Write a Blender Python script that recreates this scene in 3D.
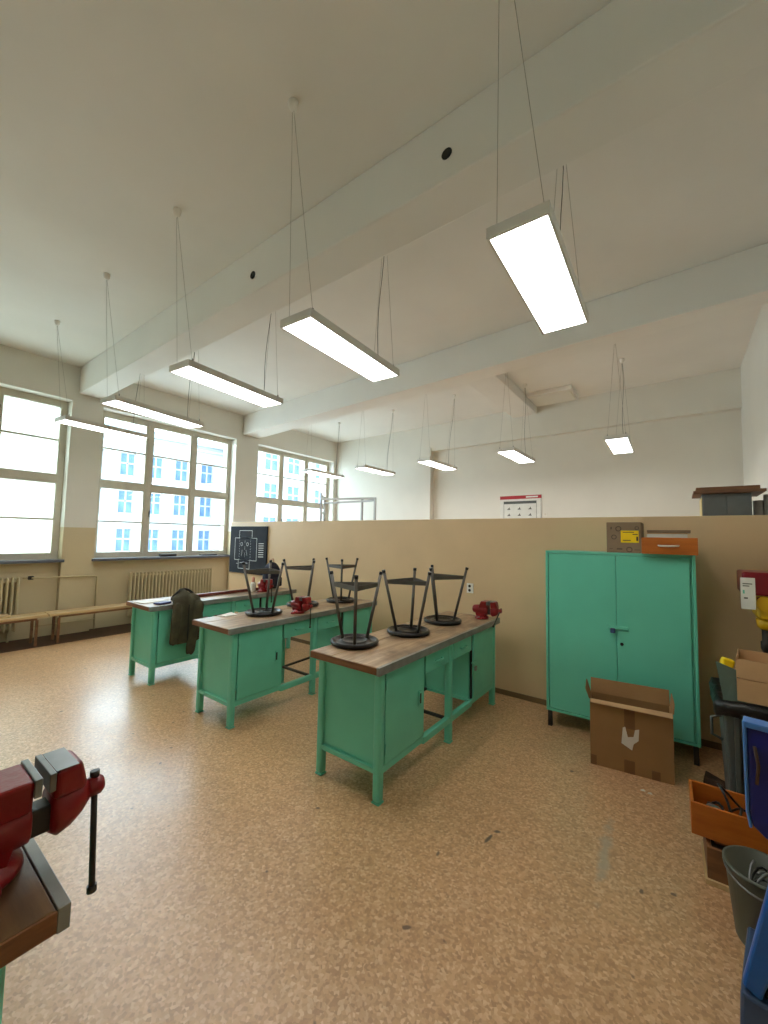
import bpy, bmesh, math, random
from mathutils import Vector, Matrix
random.seed(7)
PI = math.pi
for o in list(bpy.data.objects): bpy.data.objects.remove(o)
S = bpy.context.scene
C = S.collection

# ------------------------------------------------------------------ camera
YAW, PITCH, ROLL, F = math.radians(36.609), math.radians(3.679), math.radians(1.128), 395.7
CAM = Vector((0, 0, 1.65))
fw = Vector((-math.sin(YAW)*math.cos(PITCH), math.cos(YAW)*math.cos(PITCH), math.sin(PITCH)))
rt = Vector((math.cos(YAW), math.sin(YAW), 0)); up = rt.cross(fw)
rt, up = rt*math.cos(ROLL)+up*math.sin(ROLL), up*math.cos(ROLL)-rt*math.sin(ROLL)
cd = bpy.data.cameras.new('camera'); cam = bpy.data.objects.new('camera', cd); C.objects.link(cam)
cd.sensor_fit = 'VERTICAL'; cd.sensor_height = 36; cd.lens = F/1024*36; cd.clip_start = .02; cd.clip_end = 300
cam.matrix_world = Matrix(((rt.x, up.x, -fw.x, 0), (rt.y, up.y, -fw.y, 0), (rt.z, up.z, -fw.z, CAM.z), (0, 0, 0, 1)))
S.camera = cam

# ------------------------------------------------------------------ light
W = bpy.data.worlds.new('overcast_sky'); S.world = W; W.use_nodes = True
bg = W.node_tree.nodes['Background']; bg.inputs[0].default_value = (.75, .88, 1, 1); bg.inputs[1].default_value = 15.0
LAMP = 21.0
S.view_settings.view_transform = 'Standard'; S.view_settings.look = 'None'
S.view_settings.gamma = 1; S.view_settings.use_curve_mapping = False
S.view_settings.exposure = -0.42
S.cycles.use_denoising = True; S.cycles.max_bounces = 10; S.cycles.diffuse_bounces = 6; S.cycles.glossy_bounces = 4
S.cycles.transparent_max_bounces = 12; S.cycles.sample_clamp_indirect = 6

# ------------------------------------------------------------------ measures
WX, ZC, ZB = -7.9, 4.364, 3.918          # window wall face, ceiling, underside of beams
YP, HP = 4.28, 1.885                     # partition
XR, YF = .83, -4.2                       # right wall, wall behind the camera
def yback(x): return 8.04-.0367*x        # the back wall runs a little askew
WINS = [(-3.69, -1.13), (-.525, 2.04), (2.475, 5.04), (5.62, 8.17)]
WZ0, WZ1 = 1.2, 3.794
for k, (a, b) in enumerate(WINS):        # portals only steer the sampling of the sky through the openings
    l = bpy.data.lights.new('window_portal', 'AREA'); l.shape = 'RECTANGLE'; l.size = b-a; l.size_y = WZ1-WZ0
    l.cycles.is_portal = True
    o = bpy.data.objects.new('window_portal', l); C.objects.link(o)
    o.location = (WX-.3, (a+b)/2, (WZ0+WZ1)/2); o.rotation_euler = (PI/2, 0, -PI/2)

# ------------------------------------------------------------------ materials
def lin(c):
    r = []
    for v in c:
        v /= 255; r.append(v/12.92 if v <= .04045 else ((v+.055)/1.055)**2.4)
    return (*r, 1)
MATS = {}
def newmat(n):
    m = bpy.data.materials.new(n); m.use_nodes = True
    t = m.node_tree; b = t.nodes['Principled BSDF']; MATS[n] = m
    return m, t, b
def N(t, typ, **kw):
    n = t.nodes.new(typ)
    for k, v in kw.items():
        if k in n.inputs: n.inputs[k].default_value = v
        else: setattr(n, k, v)
    return n
def ramp(t, stops):
    r = t.nodes.new('ShaderNodeValToRGB'); e = r.color_ramp.elements
    while len(e) < len(stops): e.new(.5)
    for x, (p, c) in zip(e, stops): x.position = p; x.color = c
    return r
def mat(n, col, rough=.5, metal=0., var=.06, scale=9., bump=.0, bscale=60., spec=.5, coat=0.):
    """plain painted / moulded surface: colour with a faint cloudy variation and fine relief"""
    m, t, b = newmat(n); L = t.links.new; c = lin(col)
    tc = N(t, 'ShaderNodeTexCoord'); nz = N(t, 'ShaderNodeTexNoise', Scale=scale, Detail=4.0)
    L(tc.outputs['Object'], nz.inputs['Vector'])
    r = ramp(t, [(.3, (*[v*(1-var) for v in c[:3]], 1)), (.7, (*[min(1, v*(1+var)) for v in c[:3]], 1))])
    L(nz.outputs['Fac'], r.inputs[0]); L(r.outputs[0], b.inputs['Base Color'])
    b.inputs['Roughness'].default_value = rough; b.inputs['Metallic'].default_value = metal
    b.inputs['Specular IOR Level'].default_value = spec; b.inputs['Coat Weight'].default_value = coat
    if bump:
        n2 = N(t, 'ShaderNodeTexNoise', Scale=bscale, Detail=3.0); L(tc.outputs['Object'], n2.inputs['Vector'])
        bp = N(t, 'ShaderNodeBump', Strength=bump, Distance=.01); L(n2.outputs['Fac'], bp.inputs['Height']); L(bp.outputs[0], b.inputs['Normal'])
    return m
def wood(n, c0, c1, axis='X', rough=.45, scale=5., stain=None):
    m, t, b = newmat(n); L = t.links.new
    tc = N(t, 'ShaderNodeTexCoord'); mp = N(t, 'ShaderNodeMapping'); L(tc.outputs['Object'], mp.inputs['Vector'])
    s = {'X': (.12, 1, 1), 'Y': (1, .12, 1), 'Z': (1, 1, .12)}[axis]; mp.inputs['Scale'].default_value = [v*scale for v in s]
    nz = N(t, 'ShaderNodeTexNoise', Scale=5.0, Detail=6.0, Roughness=.65); L(mp.outputs[0], nz.inputs['Vector'])
    r = ramp(t, [(.32, lin(c0)), (.7, lin(c1))]); L(nz.outputs['Fac'], r.inputs[0]); out = r.outputs[0]
    if stain:
        n2 = N(t, 'ShaderNodeTexNoise', Scale=3.2, Detail=5.0, Roughness=.6); L(tc.outputs['Object'], n2.inputs['Vector'])
        r2 = ramp(t, [(.5, (0, 0, 0, 1)), (.68, (1, 1, 1, 1))]); L(n2.outputs['Fac'], r2.inputs[0])
        mx = N(t, 'ShaderNodeMixRGB'); mx.inputs[2].default_value = lin(stain); L(r2.outputs[0], mx.inputs[0]); L(out, mx.inputs[1]); out = mx.outputs[0]
    L(out, b.inputs['Base Color']); b.inputs['Roughness'].default_value = rough
    bp = N(t, 'ShaderNodeBump', Strength=.25, Distance=.004); L(nz.outputs['Fac'], bp.inputs['Height']); L(bp.outputs[0], b.inputs['Normal'])
    return m
def emit(n, col, s):
    m = bpy.data.materials.new(n); m.use_nodes = True; t = m.node_tree; t.nodes.clear()
    e = N(t, 'ShaderNodeEmission', Strength=s); e.inputs[0].default_value = col
    o = N(t, 'ShaderNodeOutputMaterial'); t.links.new(e.outputs[0], o.inputs[0]); MATS[n] = m; return m
def glass(n, tint=(.93, .97, .96, 1), frosted=False):
    m = bpy.data.materials.new(n); m.use_nodes = True; t = m.node_tree; t.nodes.clear(); L = t.links.new
    o = N(t, 'ShaderNodeOutputMaterial')
    a = N(t, 'ShaderNodeBsdfTranslucent') if frosted else N(t, 'ShaderNodeBsdfTransparent'); a.inputs[0].default_value = tint
    g = N(t, 'ShaderNodeBsdfGlossy'); g.inputs['Roughness'].default_value = .35 if frosted else .02
    mx = N(t, 'ShaderNodeMixShader'); mx.inputs[0].default_value = .04   # thin pane: a little mirror, the rest passes
    L(a.outputs[0], mx.inputs[1]); L(g.outputs[0], mx.inputs[2]); L(mx.outputs[0], o.inputs[0])
    MATS[n] = m; return m
def wallpaint(n, low, high, zline, rough=.6):
    """two coats of paint meeting at a level line"""
    m, t, b = newmat(n); L = t.links.new
    ge = N(t, 'ShaderNodeNewGeometry'); sp = N(t, 'ShaderNodeSeparateXYZ'); L(ge.outputs['Position'], sp.inputs[0])
    gt = N(t, 'ShaderNodeMath', operation='GREATER_THAN'); L(sp.outputs['Z'], gt.inputs[0]); gt.inputs[1].default_value = zline
    mx = N(t, 'ShaderNodeMixRGB'); mx.inputs[1].default_value = lin(low); mx.inputs[2].default_value = lin(high); L(gt.outputs[0], mx.inputs[0])
    nz = N(t, 'ShaderNodeTexNoise', Scale=1.3, Detail=5.0); L(ge.outputs['Position'], nz.inputs['Vector'])
    r = ramp(t, [(.3, (.93, .93, .93, 1)), (.7, (1, 1, 1, 1))]); L(nz.outputs['Fac'], r.inputs[0])
    m2 = N(t, 'ShaderNodeMixRGB', blend_type='MULTIPLY'); m2.inputs[0].default_value = 1; L(mx.outputs[0], m2.inputs[1]); L(r.outputs[0], m2.inputs[2])
    L(m2.outputs[0], b.inputs['Base Color']); b.inputs['Roughness'].default_value = rough; b.inputs['Specular IOR Level'].default_value = .3
    n2 = N(t, 'ShaderNodeTexNoise', Scale=35.0, Detail=4.0); L(ge.outputs['Position'], n2.inputs['Vector'])
    bp = N(t, 'ShaderNodeBump', Strength=.12, Distance=.01); L(n2.outputs['Fac'], bp.inputs['Height']); L(bp.outputs[0], b.inputs['Normal'])
    return m
def linoleum():
    m, t, b = newmat('linoleum'); L = t.links.new
    ge = N(t, 'ShaderNodeNewGeometry'); P = ge.outputs['Position']
    mp = N(t, 'ShaderNodeMapping'); mp.inputs['Rotation'].default_value = (0, 0, .6); L(P, mp.inputs['Vector'])
    v1 = N(t, 'ShaderNodeTexVoronoi', Scale=84.0); L(mp.outputs[0], v1.inputs['Vector'])
    bw = N(t, 'ShaderNodeRGBToBW'); L(v1.outputs['Color'], bw.inputs[0])
    r1 = ramp(t, [(.15, lin((184, 140, 98))), (.45, lin((206, 160, 114))), (.65, lin((214, 170, 126))), (.9, lin((230, 194, 152)))])
    L(bw.outputs[0], r1.inputs[0])
    v2 = N(t, 'ShaderNodeTexVoronoi', Scale=34.0); L(mp.outputs[0], v2.inputs['Vector'])
    b2 = N(t, 'ShaderNodeRGBToBW'); L(v2.outputs['Color'], b2.inputs[0])
    r2 = ramp(t, [(.15, (.9, .89, .88, 1)), (.8, (1.0, 1.0, 1.0, 1))]); L(b2.outputs[0], r2.inputs[0])
    mx = N(t, 'ShaderNodeMixRGB', blend_type='MULTIPLY'); mx.inputs[0].default_value = 1; L(r1.outputs[0], mx.inputs[1]); L(r2.outputs[0], mx.inputs[2])
    nz = N(t, 'ShaderNodeTexNoise', Scale=.9, Detail=6.0, Roughness=.6); L(P, nz.inputs['Vector'])
    r3 = ramp(t, [(.35, (.88, .88, .9, 1)), (.65, (1, 1, 1, 1))]); L(nz.outputs['Fac'], r3.inputs[0])
    m2 = N(t, 'ShaderNodeMixRGB', blend_type='MULTIPLY'); m2.inputs[0].default_value = 1; L(mx.outputs[0], m2.inputs[1]); L(r3.outputs[0], m2.inputs[2])
    col = m2.outputs[0]
    # dark specks trodden in
    n4 = N(t, 'ShaderNodeTexNoise', Scale=13.0, Detail=2.0, Roughness=.4); L(P, n4.inputs['Vector'])
    r4 = ramp(t, [(.735, (0, 0, 0, 1)), (.77, (1, 1, 1, 1))]); L(n4.outputs['Fac'], r4.inputs[0])
    def over(col, fac, c):
        x = N(t, 'ShaderNodeMixRGB'); L(fac, x.inputs[0]); L(col, x.inputs[1]); x.inputs[2].default_value = lin(c); return x.outputs[0]
    col = over(col, r4.outputs[0], (110, 82, 58))
    # two worn marks: a grey rubbed streak and a dark scuff, each an elongated patch with a ragged edge
    def patch(cx, cy, ang, lx, ly, lo, hi, amt):
        q = N(t, 'ShaderNodeMapping', vector_type='TEXTURE'); q.inputs['Location'].default_value = (cx, cy, 0)
        q.inputs['Rotation'].default_value = (0, 0, ang); q.inputs['Scale'].default_value = (lx, ly, 1)
        L(P, q.inputs['Vector']); ln = N(t, 'ShaderNodeVectorMath', operation='LENGTH'); L(q.outputs[0], ln.inputs[0])
        n = N(t, 'ShaderNodeTexNoise', Scale=16.0, Detail=4.0); L(P, n.inputs['Vector'])
        a = N(t, 'ShaderNodeMath', operation='ADD'); L(ln.outputs['Value'], a.inputs[0]); L(n.outputs['Fac'], a.inputs[1])
        r = ramp(t, [(lo, (amt, amt, amt, 1)), (hi, (0, 0, 0, 1))]); L(a.outputs[0], r.inputs[0]); return r.outputs[0]
    col = over(col, patch(-.35, 2.5, 1.62, .75, .07, .6, 1.1, .8), (168, 156, 138))
    col = over(col, patch(-.88, 2.20, 1.45, .13, .022, .75, 1.0, .9), (62, 50, 40))
    col = over(col, patch(-.86, 2.29, .5, .05, .03, .8, 1.0, .9), (62, 50, 40))
    col = over(col, patch(-1.05, 1.95, .2, .02, .04, .8, 1.0, .8), (80, 62, 46))
    L(col, b.inputs['Base Color'])
    r5 = ramp(t, [(.3, (.27, .27, .27, 1)), (.7, (.42, .42, .42, 1))]); L(nz.outputs['Fac'], r5.inputs[0]); L(r5.outputs[0], b.inputs['Roughness'])
    b.inputs['Specular IOR Level'].default_value = .9
    b.inputs['Coat Weight'].default_value = .25; b.inputs['Coat Roughness'].default_value = .3
    n6 = N(t, 'ShaderNodeTexNoise', Scale=4.0, Detail=4.0); L(P, n6.inputs['Vector'])
    bp = N(t, 'ShaderNodeBump', Strength=.12, Distance=.02); L(n6.outputs['Fac'], bp.inputs['Height']); L(bp.outputs[0], b.inputs['Normal'])
    return m
linoleum()
wallpaint('wall_white', (206, 190, 156), (230, 228, 219), 1.715)
wallpaint('wall_plain', (230, 227, 217), (230, 227, 217), 0)
mat('ceiling_paint', (238, 237, 233), .7, var=.03, scale=1.2, bump=.06, bscale=30, spec=.2)
mat('partition_paint', (214, 184, 144), .45, var=.04, scale=2.5, bump=.05, bscale=25)
mat('baseboard', (118, 92, 62), .5)
mat('window_frame', (200, 194, 178), .5, var=.05)
mat('sill_slate', (92, 96, 108), .35)
glass('glass'); glass('frosted_glass', (.72, .75, .69, 1), True)
mat('green_paint', (104, 194, 168), .33, var=.05, scale=5, bump=.04, bscale=40)
mat('green_shell', (104, 200, 174), .33, var=.04, scale=3, bump=.05, bscale=8)
mat('dark_gap', (24, 24, 22), .8)
mat('steel', (120, 122, 122), .35, metal=.7, var=.15, scale=14)
mat('steel_edge', (138, 138, 134), .4, metal=.35, var=.18, scale=10)
mat('dark_steel', (58, 54, 50), .45, metal=.5, var=.15)
mat('stool_tube', (92, 86, 80), .4, metal=.45, var=.12)
mat('black_plastic', (17, 17, 18), .3, spec=.4)
mat('vise_red', (128, 12, 18), .32, var=.14, scale=16, bump=.12, bscale=50)
wood('bench_wood', (132, 104, 76), (190, 162, 128), 'X', .33, 4, (104, 82, 62))
wood('bench_wood_dark', (92, 64, 38), (128, 94, 60), 'X', .4, 4, (70, 48, 30))
wood('bench_end', (92, 52, 26), (142, 92, 54), 'Y', .5, 5)
wood('light_wood', (176, 144, 100), (212, 184, 140), 'Y', .5, 4)
wood('brown_wood', (104, 66, 40), (146, 100, 64), 'X', .5, 4)
wood('orange_wood', (168, 88, 26), (196, 112, 42), 'X', .35, 4)
wood('red_wood', (96, 40, 34), (124, 58, 46), 'X', .45, 4)
mat('radiator_paint', (206, 192, 156), .45, var=.03)
mat('pipe_paint', (196, 180, 142), .45)
mat('lamp_white', (222, 221, 217), .4)
mat('rose_white', (246, 245, 240), .4)
emit('lamp_diffuser', (1, .98, .945, 1), LAMP)
mat('wire', (165, 162, 156), .5)
mat('cord_grey', (92, 90, 86), .6)
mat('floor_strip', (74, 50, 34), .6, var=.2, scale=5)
mat('cardboard', (150, 112, 70), .8, var=.07, scale=6, bump=.1)
mat('cardboard_pale', (190, 152, 110), .8, var=.06, bump=.1)
mat('cardboard_grey', (138, 116, 92), .8, var=.05)
mat('tape_brown', (118, 82, 46), .3)
mat('tape_white', (214, 208, 196), .4)
mat('ink', (86, 72, 58), .8)
mat('label_yellow', (250, 214, 10), .5, var=.02)
mat('paper', (226, 226, 220), .7)
mat('poster_red', (178, 44, 52), .6)
mat('poster_dark', (86, 92, 90), .6)
mat('icon_ink', (98, 96, 90), .6)
mat('slate', (44, 48, 55), .8, var=.16, scale=6, spec=.2)
mat('chalk', (226, 230, 230), .9)
mat('socket_white', (232, 230, 222), .35)
mat('bag_navy', (26, 30, 50), .8, var=.2, bump=.3, bscale=30)
mat('jacket_olive', (66, 62, 42), .9, var=.3, scale=12, bump=.4, bscale=90)
mat('jacket_lining', (28, 28, 24), .9)
mat('skin_pink', (214, 150, 130), .5)
mat('blue_note', (52, 60, 110), .5)
mat('bin_grey', (78, 82, 80), .5, var=.1)
mat('bag_black', (16, 16, 17), .35, var=.2, bump=.5, bscale=40)
mat('panel_teal', (92, 112, 104), .5, var=.1)
mat('yellow_paint', (216, 168, 24), .35, var=.1)
mat('drill_red', (128, 16, 34), .28)
mat('blue_dark', (12, 26, 110), .3, var=.15, scale=5)
mat('blue_rim', (70, 122, 196), .35)
mat('blue_bright', (18, 92, 176), .35, var=.08)
mat('blue_base', (56, 76, 112), .4)
mat('rust', (70, 48, 34), .7, var=.3, scale=20)
mat('bucket_grey', (84, 87, 76), .45, var=.08)
mat('yellow_green', (150, 150, 60), .6)
mat('locker_grey', (98, 104, 106), .4)
mat('locker_cream', (226, 206, 140), .45)
mat('tube_grey', (150, 150, 146), .4)
mat('board_brown', (112, 78, 54), .6, var=.2)
mat('facade', (150, 156, 158), .8, var=.03, scale=.4)
mat('facade_frame', (140, 146, 152), .6)
mat('facade_pane', (72, 98, 128), .4, var=.25, scale=1.5, spec=.2)
mat('facade_roof', (90, 120, 134), .6)
mat('pale_bounce_ground', (218, 218, 214), .9)  # unseen yard, coloured pale so it bounces daylight onto the ceiling

# ------------------------------------------------------------------ mesh builder
class MB:
    def __init__(s): s.v = []; s.f = []; s.sm = []; s.mi = []; s.cur = 0
    def add(s, vs, fs, smooth=False):
        b = len(s.v); s.v += [tuple(v) for v in vs]
        for f in fs: s.f.append([i+b for i in f]); s.sm.append(smooth); s.mi.append(s.cur)
        return s
    def box(s, x0, x1, y0, y1, z0, z1, rz=0, piv=None):
        vs = [(x, y, z) for z in (z0, z1) for y in (y0, y1) for x in (x0, x1)]
        if rz:
            px, py = piv or ((x0+x1)/2, (y0+y1)/2); c, q = math.cos(rz), math.sin(rz)
            vs = [(px+(x-px)*c-(y-py)*q, py+(x-px)*q+(y-py)*c, z) for x, y, z in vs]
        return s.add(vs, [(0, 2, 3, 1), (4, 5, 7, 6), (0, 1, 5, 4), (2, 6, 7, 3), (0, 4, 6, 2), (1, 3, 7, 5)])
    def hexa(s, b, t): return s.add(list(b)+list(t), [(3, 2, 1, 0), (4, 5, 6, 7), (0, 1, 5, 4), (1, 2, 6, 5), (2, 3, 7, 6), (3, 0, 4, 7)])
    def bar(s, p, q, w, h, upv=(0, 0, 1)):
        p, q = Vector(p), Vector(q); d = (q-p).normalized(); u = Vector(upv)
        a = d.cross(u)
        if a.length < 1e-4: a = d.cross(Vector((1, 0, 0)))
        a.normalize(); u = a.cross(d).normalized(); a *= w/2; u *= h/2
        return s.hexa([p-a-u, p+a-u, p+a+u, p-a+u], [q-a-u, q+a-u, q+a+u, q-a+u])
    def tube(s, pts, r, n=10, caps=True, smooth=True):
        pts = [Vector(p) for p in pts]; rs = r if isinstance(r, (list, tuple)) else [r]*len(pts); rings = []; a = None
        for i, p in enumerate(pts):
            d = (pts[min(i+1, len(pts)-1)]-pts[max(i-1, 0)]).normalized()
            if a is None: a = d.orthogonal().normalized()
            else: a = (a-d*a.dot(d)).normalized()
            b = d.cross(a); rings.append([p+(a*math.cos(2*PI*k/n)+b*math.sin(2*PI*k/n))*rs[i] for k in range(n)])
        base = len(s.v); s.add([v for g in rings for v in g], [], smooth)
        for i in range(len(pts)-1):
            for k in range(n):
                s.f.append([base+i*n+k, base+i*n+(k+1) % n, base+(i+1)*n+(k+1) % n, base+(i+1)*n+k]); s.sm.append(smooth); s.mi.append(s.cur)
        if caps:
            s.f.append([base+k for k in range(n)][::-1]); s.sm.append(False); s.mi.append(s.cur)
            s.f.append([base+(len(pts)-1)*n+k for k in range(n)]); s.sm.append(False); s.mi.append(s.cur)
        return s
    def lathe(s, prof, n=24, c=(0, 0, 0), axis='Z', sx=1, sy=1, smooth=True):
        base = len(s.v); vs = []
        for r, h in prof:
            for k in range(n):
                x, y = r*math.cos(2*PI*k/n)*sx, r*math.sin(2*PI*k/n)*sy
                p = {'Z': (x, y, h), 'Y': (x, h, -y), 'X': (h, x, y)}[axis]; vs.append((p[0]+c[0], p[1]+c[1], p[2]+c[2]))
        s.add(vs, [], smooth)
        for i in range(len(prof)-1):
            for k in range(n):
                s.f.append([base+i*n+k, base+i*n+(k+1) % n, base+(i+1)*n+(k+1) % n, base+(i+1)*n+k]); s.sm.append(smooth); s.mi.append(s.cur)
        for i, rev in (() if prof[0] == prof[-1] else ((0, True), (len(prof)-1, False))):
            if prof[i][0] > 1e-5:
                f = [base+i*n+k for k in range(n)]; s.f.append(f[::-1] if rev else f); s.sm.append(False); s.mi.append(s.cur)
        return s
    def prism(s, poly, a0, a1, axis='X', smooth=False):
        n = len(poly)
        def P(u, w, a): return {'X': (a, u, w), 'Y': (u, a, w), 'Z': (u, w, a)}[axis]
        vs = [P(u, w, a0) for u, w in poly]+[P(u, w, a1) for u, w in poly]
        s.add(vs, [list(range(n))[::-1], list(range(n, 2*n))]); b = len(s.v)-2*n
        for k in range(n):
            s.f.append([b+k, b+(k+1) % n, b+n+(k+1) % n, b+n+k]); s.sm.append(smooth); s.mi.append(s.cur)
        return s
    def mesh(s, name, mats):
        me = bpy.data.meshes.new(name); me.from_pydata(s.v, [], s.f)
        for m in (mats if isinstance(mats, (list, tuple)) else [mats]): me.materials.append(MATS[m])
        me.polygons.foreach_set('use_smooth', s.sm); me.polygons.foreach_set('material_index', s.mi)
        bm = bmesh.new(); bm.from_mesh(me); bmesh.ops.recalc_face_normals(bm, faces=bm.faces); bm.to_mesh(me); bm.free()
        me.update(); return me
    def build(s, name, mats, parent=None, bev=0, loc=None, seg=2, sub=0, rot=None):
        o = bpy.data.objects.new(name, s.mesh(name, mats)); C.objects.link(o)
        if parent: o.parent = parent
        if loc: o.location = loc
        if rot: o.rotation_euler = rot
        if sub: md = o.modifiers.new('sub', 'SUBSURF'); md.levels = md.render_levels = sub
        if bev:
            md = o.modifiers.new('bevel', 'BEVEL'); md.width = bev; md.segments = seg; md.limit_method = 'ANGLE'; md.angle_limit = .6; md.harden_normals = False
        return o
def B(*a, **k): return MB().box(*a, **k)
def tag(o, label, cat, group=None, kind=None):
    o['label'] = label; o['category'] = cat
    if group: o['group'] = group
    if kind: o['kind'] = kind
    return o
def thing(name, label, cat, loc=(0, 0, 0), rz=0, group=None, kind=None):
    o = bpy.data.objects.new(name, None); C.objects.link(o); o.empty_display_size = .05
    o.location = loc; o.rotation_euler = (0, 0, rz); return tag(o, label, cat, group, kind)
def inst(me, name, parent, loc=(0, 0, 0), rot=(0, 0, 0), bev=0):
    o = bpy.data.objects.new(name, me); C.objects.link(o); o.parent = parent; o.location = loc; o.rotation_euler = rot
    if bev: md = o.modifiers.new('bevel', 'BEVEL'); md.width = bev; md.segments = 1; md.limit_method = 'ANGLE'; md.angle_limit = .6
    return o
def copy_tree(o, parent=None):
    c = o.copy(); C.objects.link(c); c.parent = parent
    for ch in list(o.children): copy_tree(ch, c)
    return c
def struct(o, label, cat): return tag(o, label, cat, kind='structure')

# ------------------------------------------------------------------ room shell
YB0, YB1 = yback(WX), yback(XR)
struct(B(WX-.5, XR+.2, YF-.2, 8.7, -.12, 0).build('floor', 'linoleum'), 'mottled tan linoleum floor of the workshop', 'floor')
struct(B(WX-.5, XR+.2, YF-.2, 8.7, ZC, ZC+.2).build('ceiling', 'ceiling_paint'), 'white painted ceiling between the beams', 'ceiling')
m = MB(); xo = WX-.5; edges = [YF-.2]+[v for w in WINS for v in w]+[8.7]
for a, b in zip(edges[0::2], edges[1::2]): m.box(xo, WX, a, b, 0, ZC)
for a, b in WINS: m.box(xo, WX, a, b, WZ1, ZC); m.box(xo, WX-.12, a, b, 0, WZ0-.05)
struct(m.build('wall_left', 'wall_white'), 'window wall with white piers above a tan painted lower half', 'wall')
m = MB()
xp0, xp1, zr = -5.2, -4.7, 3.735
def bq(x0, x1, d, z0, z1):   # a slab along the skewed back wall, its face standing D in front of the wall line
    m.hexa([(x0, yback(x0)-d, z0), (x1, yback(x1)-d, z0), (x1, 8.75, z0), (x0, 8.75, z0)], [(x0, yback(x0)-d, z1), (x1, yback(x1)-d, z1), (x1, 8.75, z1), (x0, 8.75, z1)])
bq(WX-.3, xp0, .03, 0, ZC); bq(xp0, xp1, .07, 0, zr+.08); bq(xp0, XR+.2, .03, zr+.08, ZC); bq(xp1, -.9, .03, zr, zr+.08); bq(-.9, XR+.2, .05, zr, zr+.08); bq(xp1, XR+.2, -.09, 0, zr)
struct(m.build('wall_back', 'wall_plain'), 'white back wall with a shallow recess beyond the partition', 'wall')
struct(B(XR, XR+.2, YF-.2, 8.7, 0, ZC).build('wall_right', 'wall_white'), 'white side wall at the right edge beyond the partition', 'wall')
struct(B(WX-.5, XR+.2, YF-.2, YF, 0, ZC).build('wall_front', 'wall_white'), 'plain white wall behind the photographer', 'wall')
pw = B(-6.76, XR, YP, YP+.09, 0, HP).build('wall_partition', 'partition_paint', bev=.004)
struct(pw, 'tan painted partition wall of shoulder height across the room', 'wall')
struct(B(-6.74, XR, YP-.012, YP, 0, .05).build('baseboard_partition', 'baseboard'), 'thin brown skirting strip along the foot of the tan partition', 'baseboard')
m = MB(); m.box(WX+.02, XR, 2.11, 2.44, ZB, ZC)
b1 = struct(m.build('trim_1', 'ceiling_paint', bev=.012), 'nearer white ceiling beam running from the window pier, with two round holes', 'beam')
for k, x in enumerate((-1.125, -3.158)):
    o = MB().lathe([(.036, -.004), (.036, .0), (.028, .0), (.026, .02), (0, .02)], 20, (x, 2.108, 4.09), 'Y').build('vent_hole', 'dark_gap', b1)
yl = (5.185, 4.74, 5.01, 5.61)
m = MB(); m.hexa([(WX+.02, yl[0], ZB), (XR, yl[1], ZB), (XR, yl[2], ZB), (WX+.02, yl[3], ZB)], [(WX+.02, yl[0], ZC), (XR, yl[1], ZC), (XR, yl[2], ZC), (WX+.02, yl[3], ZC)])
struct(m.build('trim_2', 'ceiling_paint', bev=.012), 'farther white ceiling beam above the tan partition', 'beam')
struct(B(-2.72, -2.225, 5.2, 8.12, 4.195, ZC).build('trim_3', 'ceiling_paint', bev=.012), 'short white cross beam between farther beam and back wall', 'beam')
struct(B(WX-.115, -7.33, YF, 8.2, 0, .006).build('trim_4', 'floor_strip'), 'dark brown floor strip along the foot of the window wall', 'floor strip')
h = struct(thing('ceiling_hatch', '', 'hatch', (-1.83, 7.62, ZC)), 'flat white hatch box under the ceiling beside the cross beam', 'hatch')
B(-.36, .40, -.33, .33, -.07, 0).build('box_frame', 'ceiling_paint', h, .006); B(-.33, .37, -.30, .30, -.085, -.06).build('hatch_panel', 'wall_plain', h, .004)

# windows: frame, sashes with two panes and a glazing bar each
def window(n, a, b, frost, label):
    r = struct(thing('window_%d' % n, '', 'window', (WX-.2, a, 0)), label, 'window')
    w = b-a; z0, z1 = WZ0, WZ1; m = MB(); t = .055
    m.box(-.1, 0, 0, t, z0, z1); m.box(-.1, 0, w-t, w, z0, z1); m.box(-.1, 0, t, w-t, z0, z0+.06); m.box(-.1, 0, t, w-t, z1-.075, z1)
    m.build('frame', 'window_frame', r)
    zt = 2.5; cols = [w/3, 2*w/3]
    for c in cols: B(-.1, .012, c-.035, c+.035, z0+.06, z1-.075).build('mullion', 'window_frame', r, .004)
    ys = [t, *cols, w-t]
    for k in range(3):
        y0, y1 = ys[k]+(.035 if k else 0), ys[k+1]-(.035 if k < 2 else 0)
        B(-.1, .01, y0, y1, zt-.04, zt+.04).build('transom', 'window_frame', r, .004)
        for q0, q1, zb in ((z0+.06, zt-.04, 1.84), (zt+.04, z1-.075, 3.137)):
            f = .036; m = MB()
            m.box(-.07, .004, y0, y0+f, q0, q1); m.box(-.07, .004, y1-f, y1, q0, q1); m.box(-.07, .004, y0+f, y1-f, q0, q0+f); m.box(-.07, .004, y0+f, y1-f, q1-f, q1)
            s = m.build('sash', 'window_frame', r)
            B(-.06, -.01, y0+f, y1-f, zb-.013, zb+.013).build('glazing_bar', 'window_frame', s)
            for e0, e1 in ((q0+f, zb-.013), (zb+.013, q1-f)):
                B(-.042, -.036, y0+f, y1-f, e0, e1).build('pane', 'frosted_glass' if frost else 'glass', s)
            if k == 1 and q0 < 2: B(.004, .03, y0+.008, y0+.026, 1.95, 2.07).build('window_handle', 'steel', s, .004)
    B(-.02, .245, -.03, w+.03, WZ0-.045, WZ0).build('window_sill', 'sill_slate', r, .006)
    return r
window(1, *WINS[0], True, 'wide wooden window behind the photographer')
window(2, *WINS[1], True, 'pale frosted twelve-pane window cut by the left edge')
window(3, *WINS[2], False, 'clear twelve-pane window above the ribbed radiator facing the white building')
window(4, *WINS[3], False, 'clear window beyond the tan partition beside the back corner')

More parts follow.
